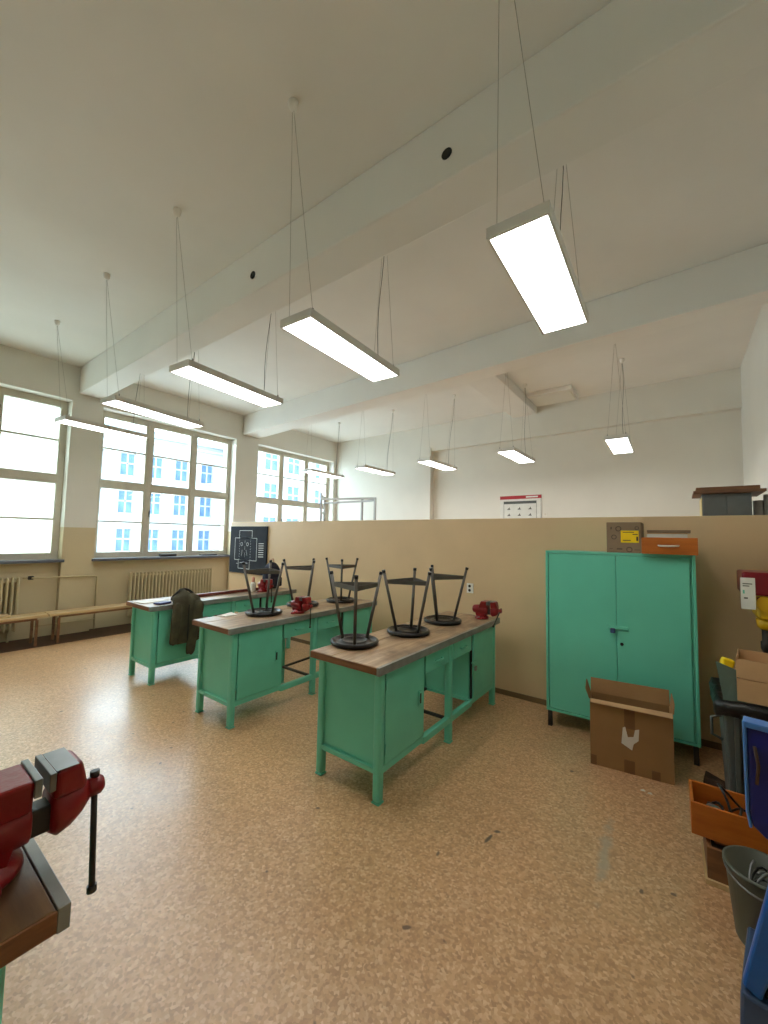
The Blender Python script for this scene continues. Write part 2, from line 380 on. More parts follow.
# radiators in the niches
def radiator(y0, y1, z0, z1, n, label):
    r = thing('radiator', label, 'radiator', (WX-.05, y0, 0), group='ribbed radiators under the windows')
    w = y1-y0; st = w/n
    pr = []
    for k in range(12): pr.append((.019*math.cos(2*PI*k/12), .06*math.sin(2*PI*k/12)))
    m = MB()
    m.prism([(y, x) for x, y in pr], z0, z1, 'Z'); me = None
    mm = MB(); zs = [z0, z0+.02, z0+.05, z1-.05, z1-.02, z1]; sc = [.35, .8, 1, 1, .8, .35]
    n2 = 12; vs = []
    for z, s in zip(zs, sc):
        for k in range(n2): vs.append((.062*(.75+.25*s)*math.sin(2*PI*k/n2), .0195*s*math.cos(2*PI*k/n2), z))
    fs = [[i*n2+k, i*n2+(k+1) % n2, (i+1)*n2+(k+1) % n2, (i+1)*n2+k] for i in range(len(zs)-1) for k in range(n2)]
    fs += [list(range(n2))[::-1], [(len(zs)-1)*n2+k for k in range(n2)]]
    mm.add(vs, fs, True); me = mm.mesh('section', 'radiator_paint')
    for k in range(n): inst(me, 'section', r, (0, (k+.5)*st, 0))
    for z in (z0+.06, z1-.06): MB().tube([(0, .01, z), (0, w-.01, z)], .02, 10).build('header_pipe', 'radiator_paint', r)
    for y in (.1, w-.1): B(-.02, .02, y-.012, y+.012, 0, z0+.03).build('foot', 'radiator_paint', r)
    return r
radiator(3.04, 4.63, .14, .93, 26, 'cream ribbed radiator below the clear window behind the workbenches')
radiator(.25, 1.58, .14, .95, 22, 'cream ribbed radiator cut by the left edge under the frosted window')
p = thing('heating_pipe', 'cream heating pipe with black valve crossing the pier beside the left radiator', 'pipe', (WX+.03, 1.6, 0))
MB().tube([(-.08, .0, .93), (-.08, .07, .93)], .012).tube([(-.06, .07, .93), (.0, .12, .93), (.0, .90, .915), (.0, .93, .9), (.0, .93, .03)], .012).build('pipe_run', 'pipe_paint', p)
MB().lathe([(0, -.035), (.026, -.035), (.03, -.02), (.03, .02), (.022, .035), (0, .035)], 16, (-.05, .09, .93), 'Y').build('valve', 'black_plastic', p)
MB().tube([(.0, .12, .2), (.0, .92, .2)], .01).build('lower_pipe', 'pipe_paint', p)

# ------------------------------------------------------------------ building across the yard
def facade(name, label, loc, rz, s0, s1, z0, z1, cols, rows, ww, wh, parapet=True):
    r = thing(name, label, 'building', loc, rz)
    m = MB(); m.box(-4, -.25, s0, s1, z0, z1)
    xs = sorted([s0, s1]+[c-ww/2 for c in cols]+[c+ww/2 for c in cols])
    for a, b in zip(xs[0::2], xs[1::2]): m.box(-.25, 0, a, b, z0, z1)
    for c in cols:
        e = [z0]+[v for q in rows for v in (q-wh/2, q+wh/2)]+[z1]
        for a, b in zip(e[0::2], e[1::2]): m.box(-.25, 0, c-ww/2, c+ww/2, a, b)
    m.build('wall', 'facade', r)
    f = MB(); t = .07
    f.box(-.2, -.12, -ww/2, -ww/2+t, -wh/2, wh/2).box(-.2, -.12, ww/2-t, ww/2, -wh/2, wh/2).box(-.2, -.12, -ww/2, ww/2, -wh/2, -wh/2+t).box(-.2, -.12, -ww/2, ww/2, wh/2-t, wh/2)
    f.box(-.2, -.1, -.06, .06, -wh/2, wh/2).box(-.2, -.1, -ww/2, ww/2, .02, .14); fm = f.mesh('window', 'facade_frame')
    pm = MB().box(-.17, -.15, -ww/2+t, ww/2-t, -wh/2+t, wh/2-t).mesh('pane', 'facade_pane')
    sm = MB().box(-.02, .1, -ww/2-.1, ww/2+.1, -wh/2-.1, -wh/2).mesh('window_ledge', 'facade')
    for q in rows:
        for c in cols:
            w = inst(fm, 'window', r, (0, c, q)); inst(pm, 'pane', w); inst(sm, 'window_ledge', w)
    if parapet:
        B(-4, .35, s0, s1, z1, z1+.35).build('cornice', 'facade', r); B(-4, .15, s0, s1, z1-.5, z1-.3).build('moulding', 'facade', r)
        m = MB(); m.prism([(-4, z1+.35), (.1, z1+.35), (-3, z1+1.3), (-4, z1+1.3)], s0+.3, s1-.3, 'Y'); m.build('roof', 'facade_roof', r)
    return r
facade('office_building', 'white building with square windows across the yard', (-35, 17, 0), math.radians(-8), -16, 4.7, -10, 9.6,
       [-12.4, -10.3, -8.2, -6.15, -4.0, -1.95, .1, 2.3], [-2.1, 1.05, 4.1, 7.15], 1.05, 1.85)
facade('residential_wing', 'nearer pale building wing with tall windows seen past the partition', (-27, 23, 0), 0, -3.6, 14, -10, 14,
       [-2.4, 0, 3.2, 6.4, 9.6], [-.5, 2.3, 5.1, 7.9, 10.7], 1.35, 1.75)
struct(B(-60, WX-.6, -40, 60, -10.3, -10).build('ground', 'pale_bounce_ground'), 'unseen pale yard far below the windows, bouncing daylight upward', 'ground')

# ------------------------------------------------------------------ pendant lamps
def lamp(near, far, zl, roseN, roseF, label, group):
    a, b = Vector((*near, zl)), Vector((*far, zl)); mid = (a+b)/2; d = (b-a); Ln = d.length; ang = math.atan2(d.y, d.x)-PI/2
    r = thing('pendant_lamp', label, 'lamp', mid, ang, group)
    hw = .135; m = MB(); hl = Ln/2; t = .012
    m.box(-hw, hw, -hl, hl, .012, .045); m.box(-hw, -hw+t, -hl, hl, -.008, .012); m.box(hw-t, hw, -hl, hl, -.008, .012); m.box(-hw+t, hw-t, -hl, -hl+t, -.008, .012); m.box(-hw+t, hw-t, hl-t, hl, -.008, .012)
    m.build('housing', 'lamp_white', r)
    B(-hw+t, hw-t, -hl+t, hl-t, -.004, .008).build('diffuser', 'lamp_diffuser', r)
    inv = Matrix.Rotation(-ang, 3, 'Z')
    for rose, s in ((roseN, -1), (roseF, 1)):
        if rose is None: q = Vector((0, s*(hl-.06), ZC-zl))
        else: q = inv @ (Vector((*rose, ZC))-mid)
        MB().lathe([(.030, 0), (.032, -.01), (.026, -.045), (.014, -.062), (0, -.064)], 16, q).build('ceiling_rose', 'rose_white', r)
        for sx in (-1, 1):
            e = Vector((sx*(hw-.03), s*(hl-.05), .045))
            MB().tube([q+Vector((sx*.006, 0, -.058)), e], .0015, 5).build('suspension_wire', 'wire', r)
            MB().lathe([(.006, .0), (.006, .022), (.003, .03)], 8, e).build('wire_clip', 'steel', r)
        if s == 1:
            e = Vector((.02, hl-.16, .045)); pts = []
            for k in range(9):
                u = k/8; p = q.lerp(e, u) + Vector((.012*math.sin(u*7), -.012*math.sin(u*PI), -.07*(1-u))); pts.append(p)
            MB().tube(pts, .0028, 6).build('power_cord', 'cord_grey', r)
    return r
g1 = 'pendant lamps in the row nearer the camera'; g2 = 'pendant lamps in the row beyond the partition'
Z = 3.0
lamp((-.525, 1.62), (-.545, 2.62), Z, (-.55, 1.50), None, 'large glowing panel lamp, rightmost and nearest of the hanging lamps', g1)
lamp((-1.906, 1.585), (-1.963, 2.632), Z, (-1.876, 1.488), None, 'glowing panel lamp hanging in the middle below the nearer beam, second from right', g1)
lamp((-3.245, 1.515), (-3.345, 2.545), Z, (-3.319, 1.471), None, 'glowing panel lamp third from right in the nearer row', g1)
lamp((-4.69, 1.50), (-4.87, 2.54), Z, (-4.772, 1.445), None, 'narrow glowing panel lamp in front of the clear window head', g1)
lamp((-6.02, 1.44), (-6.15, 2.43), Z, (-6.39, 1.432), None, 'farthest left glowing panel lamp crossing the frosted window and white pier', g1)
lamp((-6.19, 5.6), (-6.24, 6.67), Z, None, (-6.434, 6.8), 'glowing panel lamp in front of the far window beyond the partition', g2)
lamp((-4.95, 5.84), (-4.94, 6.85), Z, None, (-4.816, 6.733), 'glowing panel lamp beyond the partition, second from the far window', g2)
lamp((-3.547, 5.9), (-3.547, 6.95), Z, None, (-3.341, 6.66), 'glowing panel lamp beyond the partition, in front of the recess corner', g2)
lamp((-2.08, 5.86), (-2.07, 6.93), Z, None, (-2.08, 6.85), 'glowing panel lamp beyond the partition above the red topped poster', g2)
lamp((-.617, 5.87), (-.634, 6.9), Z, None, (-.607, 6.669), 'glowing panel lamp beyond the partition, rightmost above the green cupboard', g2)

# ------------------------------------------------------------------ workbenches (local x = length from cupboard end, y = depth from front)
BL, BD, BH = 2.04, .61, .847
def workbench(label, loc, rz, dy=0):
    r = thing('workbench', label, 'workbench', loc, rz, 'green workshop benches')
    wd = (BD-.024)/3
    for k in range(3):
        B(.0, BL, .024+k*wd+.0015, .024+(k+1)*wd-.0015, BH-.047, BH-(.002 if k == 1 else 0)).build('top_plank', 'bench_wood_dark' if dy else 'bench_wood', r, .003)
    B(-.006, 0, .024, BD, BH-.046, BH-.003).build('end_board', 'bench_end', r)
    m = MB(); m.box(-.006, BL+.004, 0, .0235, BH-.05, BH+.002)
    m.build('steel_edge', 'steel_edge', r, .002)
    zt = BH-.047
    LX = (.075, 1.02, 1.965)
    for x in LX:
        for y in (.055, .555):
            m = MB(); m.box(x-.028, x+.028, y-.028, y+.028, .012, zt); o = m.build('leg', 'green_paint', r, .016, seg=3)
            B(x-.03, x+.03, y-.03, y+.03, 0, .012).build('foot', 'green_paint', o, .006)
    zc = .185
    # cupboards at both ends: body shell, door
    for x0, x1, dside in ((.05, .585, 0), (1.43, 1.99, 1)):
        m = MB(); m.box(x0+.02, x0+.032, .07, .54, zc, zt); m.box(x1-.012, x1, .07, .54, zc, zt); m.box(x0, x1, .53, .542, zc, zt); m.box(x0, x1, .05, .54, zc, zc+.025); m.box(x0, x1, .05, .54, zt-.03, zt)
        m.box(x0, x1, .035, .05, zc-.012, zc+.03)
        if x0 < 1: m.box(x0+.008, x0+.02, .083, .527, zc-.012, zc+.018)
        m.build('cupboard_body', 'green_paint', r)
        d0, d1 = (x0+.058, x1) if x0 < 1 else (x0+.03, x1-.058)
        d = B(d0, d1, .03, .048, zc+.035, zt-.012).build('door', 'green_paint', r, .003)
        if x0 < 1:
            B(d1-.085, d1-.06, .016, .03, .46, .56).build('handle', 'green_paint', d, .005); B(d1-.08, d1-.065, .012, .02, .475, .545).build('handle_grip', 'dark_steel', d, .003)
            MB().tube([(d0+.002, .028, zt-.12), (d0+.002, .028, zt-.06)], .007, 8).build('hinge', 'green_paint', d)
            MB().tube([(d0+.002, .028, zc+.1), (d0+.002, .028, zc+.16)], .007, 8).build('hinge', 'green_paint', d)
        else:
            B(x0+.004, x0+.03, .045, .052, zc+.03, zt-.012).build('dark_gap', 'dark_gap', r)
            B(x0-.02, x0+.07, .018, .03, .53, .55).build('hasp', 'green_paint', d, .003)
            q = MB().box(x0+.0, x0+.035, -.004, .014, .47, .51).build('padlock', 'steel_edge', d, .004)
    # drawers
    for x0, x1 in ((.605, .985), (1.055, 1.415)):
        d = B(x0, x1, .03, .045, zt-.15, zt-.012).build('drawer', 'green_paint', r, .004)
        m = MB(); m.box(x0+.02, x0+.03, .045, .5, zt-.14, zt-.02); m.box(x1-.03, x1-.02, .045, .5, zt-.14, zt-.02); m.box(x0+.02, x1-.02, .045, .5, zt-.145, zt-.138); m.box(x0+.02, x1-.02, .49, .5, zt-.14, zt-.02)
        m.build('drawer_box', 'green_paint', d)
        c = (x0+x1)/2
        MB().tube([(c-.05, .03, zt-.08), (c-.05, .012, zt-.085), (c+.05, .012, zt-.085), (c+.05, .03, zt-.08)], .006, 8).build('drawer_pull', 'green_paint', d)
    # rails
    m = MB(); m.box(.585, 1.43, .03, .075, zc-.03, zc+.022); m.build('front_rail', 'green_paint', r, .008)
    m = MB().bar((1.02, .075, zc-.005), (1.02, .53, zc-.005), .022, .022).build('footrest_bar', 'dark_steel', r)
    MB().bar((1.02, .53, zc-.005), (1.42, .5, zc+.02), .02, .02).build('footrest_bar', 'dark_steel', r)
    m = MB(); m.box(.585, 1.43, .05, .07, zt-.012, zt); m.box(.585, 1.43, .53, .55, zt-.05, zt); m.build('apron', 'green_paint', r)
    if dy:
        for o in r.children:
            if o.name.split('.')[0] not in ('top_plank', 'end_board', 'steel_edge'): o.location.y += dy
    return r
bA = workbench('green steel workbench nearest the camera, three upturned stools on its bare wooden top', (-1.485, 1.99, 0), PI/2)
bB = workbench('middle green steel workbench, between nearest bench and the one with the jacket', (-3.06, 1.97, 0), PI/2)
bC = workbench('farthest green steel workbench with an olive jacket hanging over its front', (-4.59, 1.985, 0), PI/2)
bD = workbench('workbench corner at lower left edge carrying the large red vise', (-1.08, .338, 0), PI, .06)
# rag-free paper scraps and small tools come later

# ------------------------------------------------------------------ stools standing upside down on the benches
def stool():
    r = thing('workshop_stool', '', 'stool', group='upturned stools on the workbenches')
    MB().lathe([(0, .004), (.12, .004), (.165, 0), (.178, .006), (.183, .018), (.178, .03), (.168, .034), (.158, .03), (.15, .018), (.11, .018), (.1, .03), (.088, .03), (.08, .02), (0, .02)], 40).build('seat', 'black_plastic', r)
    for k in range(3):
        a = 2*PI*k/3+PI/2; c, s = math.cos(a), math.sin(a)
        o = MB().tube([(.105*c, .105*s, .02), (.225*c, .225*s, .52)], .0125, 12).build('leg', 'stool_tube', r)
        MB().tube([(.223*c, .223*s, .505), (.2285*c, .2285*s, .528)], .0155, 12).build('rubber_foot', 'black_plastic', o)
        a2 = a+2*PI/3; rr = .203; p, q = Vector((rr*c, rr*s, .43)), Vector((rr*math.cos(a2), rr*math.sin(a2), .43))
        MB().bar(p, q, .004, .034).build('brace', 'stool_tube', r)
    return r
st0 = stool()
spots = [((-1.975, 2.32), -.342, 'black seated stool upside down at the near end of the nearest bench'),
         ((-1.85, 2.87), 0.35, 'black seated stool upside down in the middle of the nearest bench'),
         ((-1.84, 3.46), 1.01, 'black seated stool upside down on the nearest bench beside the end vise'),
         ((-3.41, 2.57), 0.70, 'black seated stool upside down at the near end of the middle bench'),
         ((-3.50, 3.17), 0.30, 'black seated stool upside down behind the red vise on the middle bench'),
         ((-3.38, 3.69), -.305, 'black seated stool upside down at the far end of the middle bench')]
for k, ((x, y), a, lab) in enumerate(spots):
    o = st0 if k == 0 else copy_tree(st0)
    o.location = (x, y, BH+.0025); o.rotation_euler = (0, 0, a); o['label'] = lab

# ------------------------------------------------------------------ vises (local +y = screw side, origin on the bench at the jaw gap)
def vise(label, loc, rz, turn=0., s=1.):
    r = thing('bench_vise', label, 'vise', loc, rz, 'red bench vises'); r.scale = (s, s, s)
    m = MB(); m.lathe([(.078, 0), (.082, .008), (.08, .022), (.06, .034), (.05, .05)], 28, (0, -.095, 0))
    for sx in (-1, 1): m.lathe([(.028, 0), (.03, .006), (.028, .02), (.018, .022)], 16, (sx*.085, -.095, 0)).box(min(0, sx*.085), max(0, sx*.085), -.12, -.07, .002, .02)
    b = m.build('base', 'vise_red', r)
    for sx in (-1, 1): MB().lathe([(.011, .02), (.011, .03), (0, .032)], 6, (sx*.09, -.095, 0)).build('bolt', 'steel_edge', b)
    # fixed body: rounded barrel with a neck rising to the jaw
    m = MB(); rings = []
    prof = [(-.205, .105, .034, .03), (-.19, .105, .048, .045), (-.13, .103, .056, .055), (-.06, .10, .058, .057), (-.012, .098, .055, .05)]
    n = 20; base = []
    for y, zc, rx, rz_ in prof:
        for k in range(n):
            a = 2*PI*k/n; base.append((rx*math.copysign(abs(math.cos(a))**.8, math.cos(a)), y, zc+rz_*math.copysign(abs(math.sin(a))**.8, math.sin(a))))
    fs = [[i*n+k, i*n+(k+1) % n, (i+1)*n+(k+1) % n, (i+1)*n+k] for i in range(len(prof)-1) for k in range(n)]+[list(range(n)), [(len(prof)-1)*n+k for k in range(n)]]
    m.add(base, fs, True)
    m.prism([(-.15, .03), (-.05, .03), (-.04, .07), (-.16, .07)], -.05, .05, 'X')
    m.build('fixed_body', 'vise_red', r, .004)
    m = MB(); m.hexa([(-.055, -.125, .13), (.055, -.125, .13), (.055, -.014, .13), (-.055, -.014, .13)], [(-.066, -.085, .208), (.066, -.085, .208), (.066, -.014, .208), (-.066, -.014, .208)])
    m.build('fixed_jaw', 'vise_red', r, .008)
    B(-.068, .068, -.016, -.001, .168, .2105).build('jaw_plate', 'steel', r, .002)
    # sliding part
    B(-.028, .028, -.09, .05, .055, .118).build('slide_bar', 'dark_steel', r, .006)
    m = MB(); m.box(-.068, .068, .012, .0255, .168, .2115); m.build('jaw_plate', 'steel', r, .002)
    m = MB(); m.hexa([(-.05, .026, .13), (.05, .026, .13), (.042, .105, .13), (-.042, .105, .13)], [(-.068, .026, .211), (.068, .026, .211), (.05, .085, .211), (-.05, .085, .211)])
    o = m.build('sliding_jaw', 'vise_red', r, .016, seg=4)
    B(-.062, .062, .0255, .072, .2105, .2118).build('worn_steel_top', 'steel', o, .001)
    m = MB(); prof = [(.028, .095, .05, .05), (.042, .092, .056, .06), (.07, .096, .052, .054), (.095, .102, .04, .042), (.112, .106, .026, .026)]; base = []
    for y, zc, rx, rz_ in prof:
        for k in range(n):
            a = 2*PI*k/n; base.append((rx*math.copysign(abs(math.cos(a))**.85, math.cos(a)), y, zc+rz_*math.copysign(abs(math.sin(a))**.85, math.sin(a))))
    m.add(base, fs, True); m.build('sliding_body', 'vise_red', r)
    hb = MB().lathe([(.016, .106), (.022, .112), (.025, .118), (.025, .14), (.018, .148), (0, .148)], 20, (0, 0, .108), 'Y').build('screw_head', 'vise_red', r)
    # handle, gravity drop: slides down through the head
    d = Vector((math.sin(turn), 0, -math.cos(turn))); c = Vector((0, .129, .108))
    h = MB().tube([c-d*.03, c+d*.255], .0075, 12).build('handle', 'dark_steel', r)
    for e in (c-d*.03, c+d*.255): MB().tube([e-d*.008, e+d*.008], .0115, 12).build('handle_end', 'dark_steel', h)
    return r
vise('large dark red bench vise with a long hanging steel handle at left edge', (-1.30, .315, BH+.002), 0, .1)
vise('red bench vise at the far end of the nearest bench by the partition', (-1.545, 3.90, BH+.002), -PI/2, 1.0, .85)
vise('red bench vise in the middle of the middle bench between upturned stools', (-3.12, 2.84, BH+.002), -PI/2, 0, .82)
vise('red bench vise on the farthest bench in front of the navy bag', (-4.68, 3.56, BH+.002), -PI/2, 0, .85)

# ------------------------------------------------------------------ jacket over the farthest bench
def jacket():
    r = thing('jacket', 'dark olive jacket hanging over the front of the farthest bench', 'jacket', (-4.575, 2.36, 0))
    def loft(path, name, mt, nseg=32, seed=1, amp=.25):
        """a cloth roll: PATH holds (x, z, y centre, half thickness, half width); folds run along its length"""
        m = MB(); vs = []; rnd = random.Random(seed); ph = [rnd.uniform(0, 6.28) for _ in range(6)]; n = nseg
        for i, (x, z, yc, th, w) in enumerate(path):
            a, b = path[max(i-1, 0)], path[min(i+1, len(path)-1)]; t = Vector((b[0]-a[0], 0, b[1]-a[1])).normalized(); nr = Vector((-t.z, 0, t.x))
            if nr.x < 0 and abs(nr.z) < abs(nr.x): nr = -nr
            if abs(nr.z) >= abs(nr.x) and nr.z < 0: nr = -nr
            for k in range(n):
                q = 2*PI*k/n; f = 1+amp*math.sin(4*q+ph[0]+i*.25)+amp*.6*math.sin(7*q+ph[1]-i*.4); out = max(-.3, math.cos(q))
                p = Vector((x, yc, z))+nr*(th*out*(f if out > 0 else 1)); vs.append((p.x, p.y+w*math.sin(q)*(1+.05*math.sin(i*1.7+ph[2])), p.z+(.018*math.sin(3*q+ph[3]) if i == len(path)-1 else 0)))
        m.add(vs, [[i*n+k, i*n+(k+1) % n, (i+1)*n+(k+1) % n, (i+1)*n+k] for i in range(len(path)-1) for k in range(n)]+[list(range(n)), [(len(path)-1)*n+k for k in range(n)]], True)
        return m.build(name, mt, r, sub=1)
    loft([(-.2, .872, 0, .02, .08), (-.16, .885, 0, .05, .1), (-.1, .90, 0, .09, .115), (-.04, .905, 0, .085, .135), (.01, .90, 0, .07, .155), (.045, .86, 0, .06, .17), (.055, .78, 0, .05, .175), (.055, .66, .01, .045, .17), (.055, .54, .015, .045, .165), (.055, .45, .02, .04, .16), (.055, .41, .02, .03, .15)], 'body', 'jacket_olive', seed=3)
    loft([(.05, .875, -.11, .03, .03), (.075, .83, -.125, .05, .05), (.085, .7, -.14, .05, .055), (.085, .57, -.15, .045, .05), (.08, .46, -.155, .045, .05), (.08, .42, -.155, .03, .045)], 'sleeve', 'jacket_olive', 18, 5, .12)
    loft([(.05, .88, .11, .03, .04), (.08, .83, .12, .055, .065), (.095, .7, .09, .055, .06), (.10, .55, .05, .05, .055), (.10, .40, .03, .048, .052), (.095, .31, .03, .045, .05), (.09, .29, .03, .03, .04)], 'sleeve', 'jacket_olive', 18, 8, .12)
    m = MB(); m.tube([(-.05, -.125+.25*u/10, .93+.075*math.sin(u*PI/10)) for u in range(11)], .013, 8); m.build('collar_edge', 'jacket_lining', r)
    MB().tube([(.125, -.02, .85), (.115, -.02, .7), (.11, -.015, .5), (.105, -.01, .43)], .006, 6).build('zip_edge', 'jacket_lining', r)
    return r
jacket()

# things on the farthest bench
o = tag(MB().box(-.02, .02, -.62, .62, 0, .035).build('wooden_lath', 'red_wood', loc=(-4.93, 2.98, BH+.001), bev=.003), 'long dark red wooden lath lying along the farthest bench', 'lath')
o.rotation_euler = (0, 0, .02)
o = tag(MB().box(-.05, .05, -.08, .08, 0, .02).build('pencil_case', 'blue_note', loc=(-4.72, 2.17, BH+.003), bev=.006), 'small dark blue pencil case on the near end of the farthest bench', 'pencil case'); o.rotation_euler = (0, 0, .3)
o = tag(MB().box(-.1, .1, -.14, .14, 0, .004).build('paper_sheet', 'paper', loc=(-5.0, 2.16, BH+.001)), 'white paper sheet at the near end of the farthest bench', 'paper'); o.rotation_euler = (0, 0, .2)
o = tag(MB().lathe([(0, 0), (.035, 0), (.038, .01), (.038, .10), (.03, .125), (.02, .135)], 20).build('spray_bottle', ['tape_white', 'skin_pink'], loc=(-4.86, 3.46, BH+.002)), 'small white bottle with pink cap beside the far vise', 'bottle')
MB().lathe([(.021, .135), (.022, .15), (.024, .19), (.012, .205), (0, .205)], 16).build('cap', 'skin_pink', o)
def bag():
    r = thing('backpack', 'navy blue backpack standing on the far end of the farthest bench', 'backpack', (-4.98, 3.87, BH+.001), .2)
    m = MB(); vs = []; n = 24; secs = [(0, .12, .08), (.02, .145, .1), (.12, .15, .105), (.25, .14, .1), (.33, .11, .085), (.38, .06, .05), (.395, .02, .02)]
    for z, a, b in secs:
        for k in range(n):
            t = 2*PI*k/n; f = 1+.05*math.sin(5*t+z*20); vs.append((b*f*math.copysign(abs(math.cos(t))**.7, math.cos(t)), a*f*math.copysign(abs(math.sin(t))**.7, math.sin(t)), z))
    m.add(vs, [[i*n+k, i*n+(k+1) % n, (i+1)*n+(k+1) % n, (i+1)*n+k] for i in range(len(secs)-1) for k in range(n)]+[list(range(n)), [(len(secs)-1)*n+k for k in range(n)]], True)
    m.build('sack', 'bag_navy', r, sub=1)
    MB().tube([(0, -.04, .385), (0, -.025, .44), (0, .025, .44), (0, .04, .385)], .008, 8).build('grab_loop', 'skin_pink', r)
    m = MB(); m.box(.085, .125, -.1, .1, .03, .17); m.build('front_pocket', 'bag_navy', r, .02)
    return r
bag()
# scattered pale shavings / paper edge on middle bench
o = tag(MB().hexa([(-.05, -.08, 0), (.05, -.06, 0), (.05, .08, 0), (-.04, .07, 0)], [(-.05, -.08, .004), (.05, -.06, .012), (.05, .08, .004), (-.04, .07, .02)]).build('paper_scrap', 'paper', loc=(-3.60, 2.28, BH+.001)), 'crumpled pale paper scrap at the back edge of the middle bench', 'paper')
# bits on the left edge bench
o = tag(MB().tube([(-.05, 0, .008), (.03, .01, .008), (.06, .012, .008)], [.008, .008, .002], 8).build('marking_pen', ['tape_white'], loc=(-1.245, .205, BH+.0015)), 'white pen tip lying on the bench at left edge', 'pen')
MB().tube([(-.06, -.002, .008), (-.05, 0, .008)], .0085, 8).build('pen_cap', 'orange_wood', o)

# ------------------------------------------------------------------ low benches along the windows
def low_bench(y0, y1, label):
    r = thing('low_bench', label, 'bench', (-7.52, y0, 0), group='low wooden benches along the window wall'); w = y1-y0
    for k in range(2): B(-.15+k*.155, -.005+k*.155, 0, w, .40, .44).build('seat_plank', 'light_wood', r, .006)
    for y in (.12, w*.5, w-.12):
        for x in (-.12, .12): MB().box(x-.015, x+.015, y-.015, y+.015, 0, .37).build('leg', 'brown_wood', r)
    for x in (-.12, .12): B(x-.015, x+.015, .12, w-.12, .37, .40).build('rail', 'brown_wood', r)
    return r
low_bench(-.35, 1.80, 'low wooden sitting bench cut by the left edge under the frosted window')
low_bench(1.812, 4.55, 'longer low wooden sitting bench in front of the pier and ribbed radiator')
o = tag(MB().box(-.1, .1, -.45, .45, 0, .03).build('loose_board', 'light_wood', loc=(-7.53, .95, .4405), bev=.004), 'pale loose board lying on the low bench at left edge', 'board')

# things on the sill of the clear window
for k, (y, w, hh, lab) in enumerate(((3.72, .3, .05, 'dark flat case on the sill of the clear window'), (4.55, .35, .03, 'dark thin case on the sill near the blackboard'))):
    tag(MB().box(-.05, .05, -w/2, w/2, 0, hh).build('flat_case', 'dark_steel', loc=(WX-.09, y, WZ0+.001), bev=.01), lab, 'case')

# ------------------------------------------------------------------ on the partition
bb = thing('blackboard', 'small blackboard with a chalk drawing of stacked rectangles on the partition', 'blackboard', (-6.18, YP-.002, 1.38))
B(-.54, .54, -.03, 0, -.42, .42).build('slate_panel', 'slate', bb, .004)
m = MB()
def U(u, v): return (-.54+1.08*u, .42-.84*v)
def line(u0, v0, u1, v1, w=.008):
    a, b = U(u0, v0), U(u1, v1); m.bar((a[0], -.031, a[1]), (b[0], -.031, b[1]), .0015, w, (0, 0, 1) if abs(a[1]-b[1]) < abs(a[0]-b[0]) else (1, 0, 0))
def rect(u0, v0, u1, v1): line(u0, v0, u1, v0); line(u0, v1, u1, v1); line(u0, v0, u0, v1); line(u1, v0, u1, v1)
rect(.27, .09, .62, .25); rect(.15, .25, .75, .72); rect(.26, .72, .57, .90)
for v in range(9):
    line(.28, .25+v*.055, .28, .275+v*.055, .006); line(.585, .25+v*.055, .585, .275+v*.055, .006)
for k in range(7): line(.8, .36+k*.045, .93, .355+k*.045, .012)
for u in (.34, .5):
    for k in range(8):
        a0, a1 = 2*PI*k/8, 2*PI*(k+1)/8; line(u+.028*math.cos(a0), .38+.036*math.sin(a0), u+.028*math.cos(a1), .38+.036*math.sin(a1), .008)
line(.43, .3, .43, .36, .005); line(.43, .42, .43, .5, .005); line(.43, .56, .43, .66, .005); line(.34, .64, .36, .5, .005); line(.5, .62, .47, .5, .005); line(.2, .8, .26, .8, .006); line(.3, .78, .52, .78, .005)
m.build('chalk_drawing', 'chalk', bb)
so = thing('wall_socket', 'white double wall socket on the partition behind the nearest bench', 'socket', (-1.925, YP, 1.09))
B(-.04, .04, -.012, 0, -.055, .055).build('cover_plate', 'socket_white', so, .004)
for z in (-.024, .024): MB().lathe([(.016, -.0125), (.016, -.0135), (0, -.0135)], 14, (-.004, 0, z), 'Y').build('outlet', 'dark_steel', so)

# ------------------------------------------------------------------ beyond the partition
tilt = -math.atan(.0367)
px = -2.6; po = thing('tool_poster', 'white tool chart poster with red header on the recessed back wall', 'poster', (px, yback(px)+.088, 2.1), tilt)
B(-.43, .43, -.012, 0, -.45, .47).build('sheet', 'paper', po)
B(-.43, .43, -.016, -.011, .40, .47).build('red_header', 'poster_red', po); B(.12, .36, -.018, -.015, .42, .45).build('header_lettering', 'paper', po)
B(-.35, .33, -.016, -.011, .30, .355).build('dark_title_bar', 'poster_dark', po)
m = MB()
for x in (-.35, .326): m.box(x, x+.006, -.015, -.011, -.4, .3)
m.box(.415, .421, -.015, -.011, -.45, .4); m.build('ruled_lines', 'icon_ink', po)
for zz in (.2, .07, -.06, -.19):
    for x in (-.24, -.02, .2):
        m = MB(); m.prism([(x-.04, zz-.02), (x+.035, zz-.02), (x+.02, zz+.005), (x+.01, zz+.035), (x-.005, zz+.01)], -.015, -.011, 'Y'); m.build('tool_picture', 'icon_ink', po)
so2 = thing('light_switch', 'small white switch on the back wall beside the poster', 'switch', (-2.1, yback(-2.1)+.088, 2.17), tilt)
B(-.035, .035, -.012, 0, -.035, .035).build('cover_plate', 'socket_white', so2, .004); B(-.02, .02, -.016, -.012, -.02, .02).build('rocker', 'tape_white', so2, .003)
rk = thing('metal_rack', 'thin grey metal rack frame standing beyond the partition by the far window', 'rack', (0, 0, 0))
pts = {'a': (-6.95, 6.9), 'b': (-6.60, 6.45), 'c': (-5.75, 6.9), 'd': (-5.3, 6.8)}
tops = {'a': 2.62, 'b': 2.66, 'c': 2.5, 'd': 2.52}
